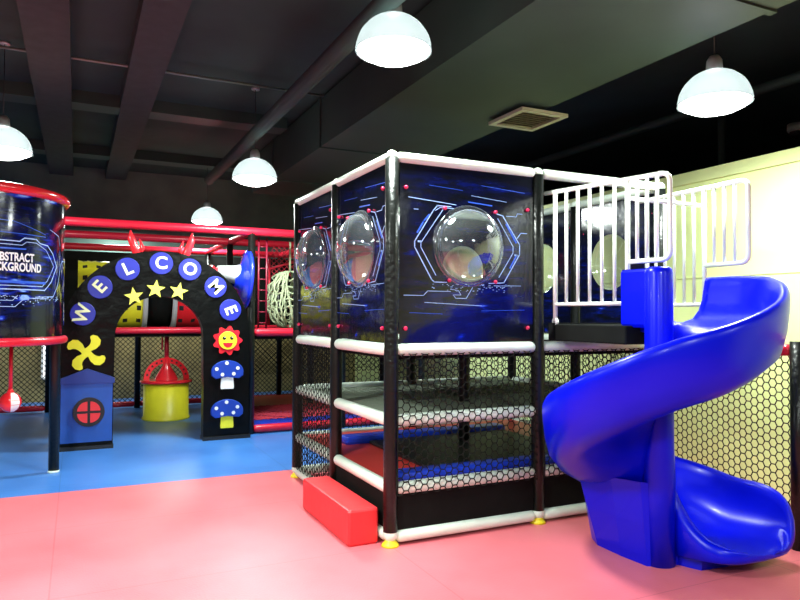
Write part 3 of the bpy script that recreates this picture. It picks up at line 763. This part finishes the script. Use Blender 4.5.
# ------------------------------------------------------------------ play frame behind the arch
pf = thing('jungle_gym', (-.6, 5.8, 0), 'long red and black climbing structure with nets behind the archway', 'climbing frame')
YA, YB, YC = 4.3, 5.6, 7.3
XS = (-3.35, -2.15, -.93, .12, 1.3, 2.45)
for y in (YA, YB, YC):
    for x in XS:
        if y == YA and x < 0: continue
        if y == YB and -3 < x < 0: continue
        zt = 2.45
        MB().tube([(x, y, .0), (x, y, zt)], .045, M['black_pad'], n=12).build('post', pf)
def prail(name, a, b, r=.045, m='red_pad'): one_tube(name, [a, b], r, M[m], pf, n=12, round_ends=True)
for y in (YA, YB, YC):
    prail('roof_rail', (-3.4, y, 2.45), (2.5, y, 2.45), .05)
for x in (-3.35, .12, 1.3, 2.45): prail('roof_rail', (x, YA, 2.45), (x, YC, 2.45), .04)
for x0, x1 in zip(XS[:-1], XS[1:]):
    for z in (.06, 1.225):
        prail('rail', (x0+.03, YC, z), (x1-.03, YC, z), .042)
        if x0 > 0:
            prail('rail', (x0+.03, YA, z), (x1-.03, YA, z), .048); prail('rail', (x0+.03, YB, z), (x1-.03, YB, z), .04)
    mb = MB(); diamond(mb, FX(YC-.03), x0+.03, x1-.03, .08, 1.2, M['net'], .075, .0055); mb.build('net', pf)
    if x0 > 0:
        mb = MB(); diamond(mb, FX(YB-.03), x0+.03, x1-.03, .6, 1.2, M['net'], .08, .005); mb.build('net', pf)
    MB().box((x0+.04, YC-.01, 1.27), (x1-.04, YC+.02, 2.38), M['black_cloth']).build('back_panel', pf)
for x in (.12, 2.45):
    for y0, y1 in ((YA, YB), (YB, YC)):
        prail('rail', (x, y0+.03, .06), (x, y1-.03, .06), .042); prail('rail', (x, y0+.03, 1.225), (x, y1-.03, 1.225), .042)
MB().box((-3.35, YB+.02, 1.14), (2.45, YC-.05, 1.20), M['black_cloth']).build('deck', pf)
MB().box((.15, YA+.03, 1.14), (2.42, YB-.02, 1.20), M['black_cloth']).build('deck', pf)
prail('deck_rail', (-3.3, YB, 1.225), (.06, YB, 1.225), .045)
# padded floor between the low red rails
MB().rbox((.18, YA+.06, .0), (2.4, YB-.06, .07), M['blue_mat'], .02).build('floor_mat', pf)
MB().rbox((.18, YB+.06, .0), (2.4, YC-.06, .10), M['red_mat'], .02).build('floor_mat', pf)
mb = MB(); diamond(mb, FZ(.16), .16, 2.4, YA+.04, YB-.04, M['red_net'], .10, .006); mb.build('low_net', pf)
# thin red ladder
for x in (.235, .335): MB().tube([(x, 4.42, 1.24), (x, 4.42, 2.4)], .012, M['red_dark'], n=8).build('ladder_rail', pf)
for k in range(8): MB().tube([(.235, 4.42, 1.34+k*.135), (.335, 4.42, 1.34+k*.135)], .008, M['red_dark'], n=6).build('ladder_rung', pf)
mb = MB(); diamond(mb, FX(5.0), .55, 1.5, 1.95, 2.35, M['red_net'], .07, .006); mb.build('safety_net', pf)
MB().tube([(.52, 5.0, 1.3), (.52, 5.0, 2.2)], .016, M['red_pad'], n=8).build('net_pole', pf)
MB().tube([(.52, 5.0, 2.05), (1.5, 5.0, 2.36)], .014, M['red_pad'], n=8).build('net_pole', pf)
# pale rope bundle
rb = thing('rope_ball', (.75, 4.75, 1.25), 'bundle of pale green climbing ropes on the red frame beside the tower', 'ropes')
rnd = random.Random(11); mb = MB()
for k in range(34):
    a = rnd.uniform(0, 2*PI); t = rnd.uniform(-.5, .5); pts = []
    for i in range(19):
        s_ = i/18; th_ = PI*s_; r = .29*math.sin(th_)**.8*rnd.uniform(.80, 1.15)
        pts.append((.74+r*math.cos(a+t*2*s_), 4.78+r*math.sin(a+t*2*s_), 1.64-.37*math.cos(th_)))
    mb.tube(pts, .011, M['rope'], n=5)
for k in range(7):
    z = 1.36+k*.09; r = .26*math.sin(PI*(z-1.27)/.74)
    mb.tube([(.74+r*math.cos(2*PI*i/20), 4.78+r*math.sin(2*PI*i/20), z+.02*math.sin(i*1.7+k)) for i in range(20)], .010, M['rope'], n=5, closed=True)
mb.build('rope_strands', rb)
MB().tube([(.74, 4.78, 2.0), (.74, 4.78, 2.4)], .014, M['rope'], n=6).build('hanging_rope', rb)
MB().lathe([(.001, 1.2), (.12, 1.2), (.12, 1.24), (.03, 1.27), (.001, 1.27)], M['red_pad'], (.74, 4.78, 0), n=20).build('base', rb)

# crawl tubes
def crawl(x0, x1, m, label, side):
    t = thing('crawl_tube', ((x0+x1)/2, 6.3, 1.2), label, 'crawl tube')
    mb = MB(); n = 44; r = .475; K = max(6, int(abs(x1-x0)/.055)); vs = []
    for i in range(K+1):
        x = x0+(x1-x0)*i/K; rr = r*(1+.012*math.cos(i*PI)); vs += [(x, 6.3+rr*math.cos(2*PI*j/n), 1.69+rr*math.sin(2*PI*j/n)) for j in range(n)]
    fa_, fb = [], []
    for i in range(K):
        for j in range(n):
            q = (i*n+j, i*n+(j+1) % n, (i+1)*n+(j+1) % n, (i+1)*n+j)
            (fb if (i % 3 == 1 and j % 3 == 0) else fa_).append(q)
    mb.add(vs, fa_, M[m], smooth=True); o0 = len(mb.v); mb.add(vs, fb, M['hole'], smooth=True); mb.build('tube_wall', t)
    xe = x1 if side > 0 else x0
    MB().lathe([(r-.02, -.03), (r+.035, -.03), (r+.035, .03), (r-.02, .03), (r-.02, -.03)], M['grey'], (xe, 6.3, 1.69), (1, 0, 0), n=44).build('flange', t)
    MB().box((x0+.05*(1 if side > 0 else 1), 6.1, 1.2), (x1-.05, 6.5, 1.24), M['black']).build('cradle', t)
crawl(-1.78, -.95, 'yellow', 'yellow perforated crawl tube with a grey collar seen through the arch', 1)
crawl(-.57, .0, 'red_gloss', 'red crawl tube with a grey collar seen through the arch', -1)
MB().tube([(-.93, 6.3, 1.69), (-.60, 6.3, 1.69)], .43, M['black_cloth'], n=28).build('tunnel_sleeve', label='black fabric tunnel sleeve joining the yellow and red crawl tubes', cat='tunnel')

# blue horn beside the arch
hn = thing('toy_horn', (-.1, 4.4, 1.5), 'blue flared horn with a grey barrel on the arch shoulder', 'toy horn')
hx_, hy, hz = -.30, 4.42, 1.90
MB().lathe([(.001, 0), (.05, .0), (.065, .03), (.04, .06), (.055, .09), (.03, .11), (.001, .11)], M['red_gloss'], (hx_-.05, hy, hz+.07), (1, 0, -.15), n=18).build('tip', hn)
MB().lathe([(.001, 0), (.085, 0), (.11, .20), (.13, .26), (.001, .26)], M['grey'], (hx_+.03, hy, hz+.05), (1, 0, -.1), n=28).build('barrel', hn)
MB().lathe([(.10, 0), (.14, .05), (.22, .09), (.31, .115), (.355, .125), (.37, .145), (.36, .165), (.30, .15), (.001, .12)], M['bell'], (hx_+.23, hy, hz-.02), (1, 0, -.06), n=36).build('bell', hn)
MB().tube([(hx_+.40, hy-.02, hz-.05), (.09, 4.34, 1.85)], .02, M['black_pad'], n=8).build('bracket', hn)

# spinning bucket seen through the arch
bk = thing('bucket_ride', (-.66, 6.35, 0), 'yellow drum ride with red rim and arch handle seen through the archway', 'ride')
bx, by = -.655, 6.0
MB().lathe([(.001, .0), (.315, .0), (.32, .02), (.30, .04), (.30, .50), (.29, .50), (.001, .47)], M['yellow'], (bx, by, 0), n=36).build('drum', bk)
MB().lathe([(.001, .50), (.345, .50), (.35, .515), (.345, .535), (.28, .54), (.001, .54)], M['red_gloss'], (bx, by, 0), n=36).build('rim', bk)
mb = MB(); nn = 24; K = []
for i in range(nn+1):
    a = PI*i/nn; K.append((math.cos(a), math.sin(a)))
poly = [(bx+.30*c, .54+.30*s_) for c, s_ in K] + [(bx+.225*c, .54+.225*s_) for c, s_ in reversed(K)]
vs = [(u, by-h, w) for h in (-.025, .025) for u, w in poly]; n = len(poly); m2 = nn+1
fs = []
for i in range(nn):
    o1, o2, i1, i2 = i, i+1, n-1-i, n-2-i
    fs += [(o1, o2, i2, i1), (n+o1, n+i1, n+i2, n+o2), (o1, n+o1, n+o2, o2), (i1, i2, n+i2, n+i1)]
mb.add(vs, fs, M['red_gloss'])
for i in range(1, 12):
    a = PI*i/12; mb.prism(disc_poly(bx+.262*math.cos(a), .54+.262*math.sin(a), .014, 10), FX(by-.026), .002, M['hole'])
mb.build('arch_handle', bk)
MB().lathe([(.16, .54), (.13, .60), (.05, .73), (.03, .85), (.001, .86)], M['red_gloss'], (bx, by, 0), n=24).build('seat_cone', bk)
MB().tube([(bx, by, .80), (bx, by, 1.14)], .030, M['red_pad'], n=10).build('hanging_pole', bk)
MB().tube([(bx-.06, by, .95), (bx-.06, by, 1.14)], .012, M['red_pad'], n=8).build('side_bar', bk)

# ------------------------------------------------------------------ camera and world
CAM = (-1.7926559, -3.8678189, 1.4469768); yaw, pitch, roll, f = -.44677415, .02187204, .00417409, 675.2
cy, sy = math.cos(yaw), math.sin(yaw)
fw = Vector((-sy*math.cos(pitch), cy*math.cos(pitch), math.sin(pitch))); r = Vector((cy, sy, 0)); u = r.cross(fw)
r2 = r*math.cos(roll)+u*math.sin(roll); u2 = -r*math.sin(roll)+u*math.cos(roll)
cd = bpy.data.cameras.new('camera'); cam = bpy.data.objects.new('camera', cd); C.objects.link(cam)
mw = Matrix((( r2.x, u2.x, -fw.x, CAM[0]), (r2.y, u2.y, -fw.y, CAM[1]), (r2.z, u2.z, -fw.z, CAM[2]), (0, 0, 0, 1)))
cam.matrix_world = mw; cd.sensor_width = 36; cd.lens = f*36/800; cd.clip_start = .05; cd.clip_end = 60
sc.camera = cam
w = bpy.data.worlds.new('world'); sc.world = w; w.use_nodes = True
w.node_tree.nodes['Background'].inputs[0].default_value = (.5, .55, .6, 1); w.node_tree.nodes['Background'].inputs[1].default_value = .25
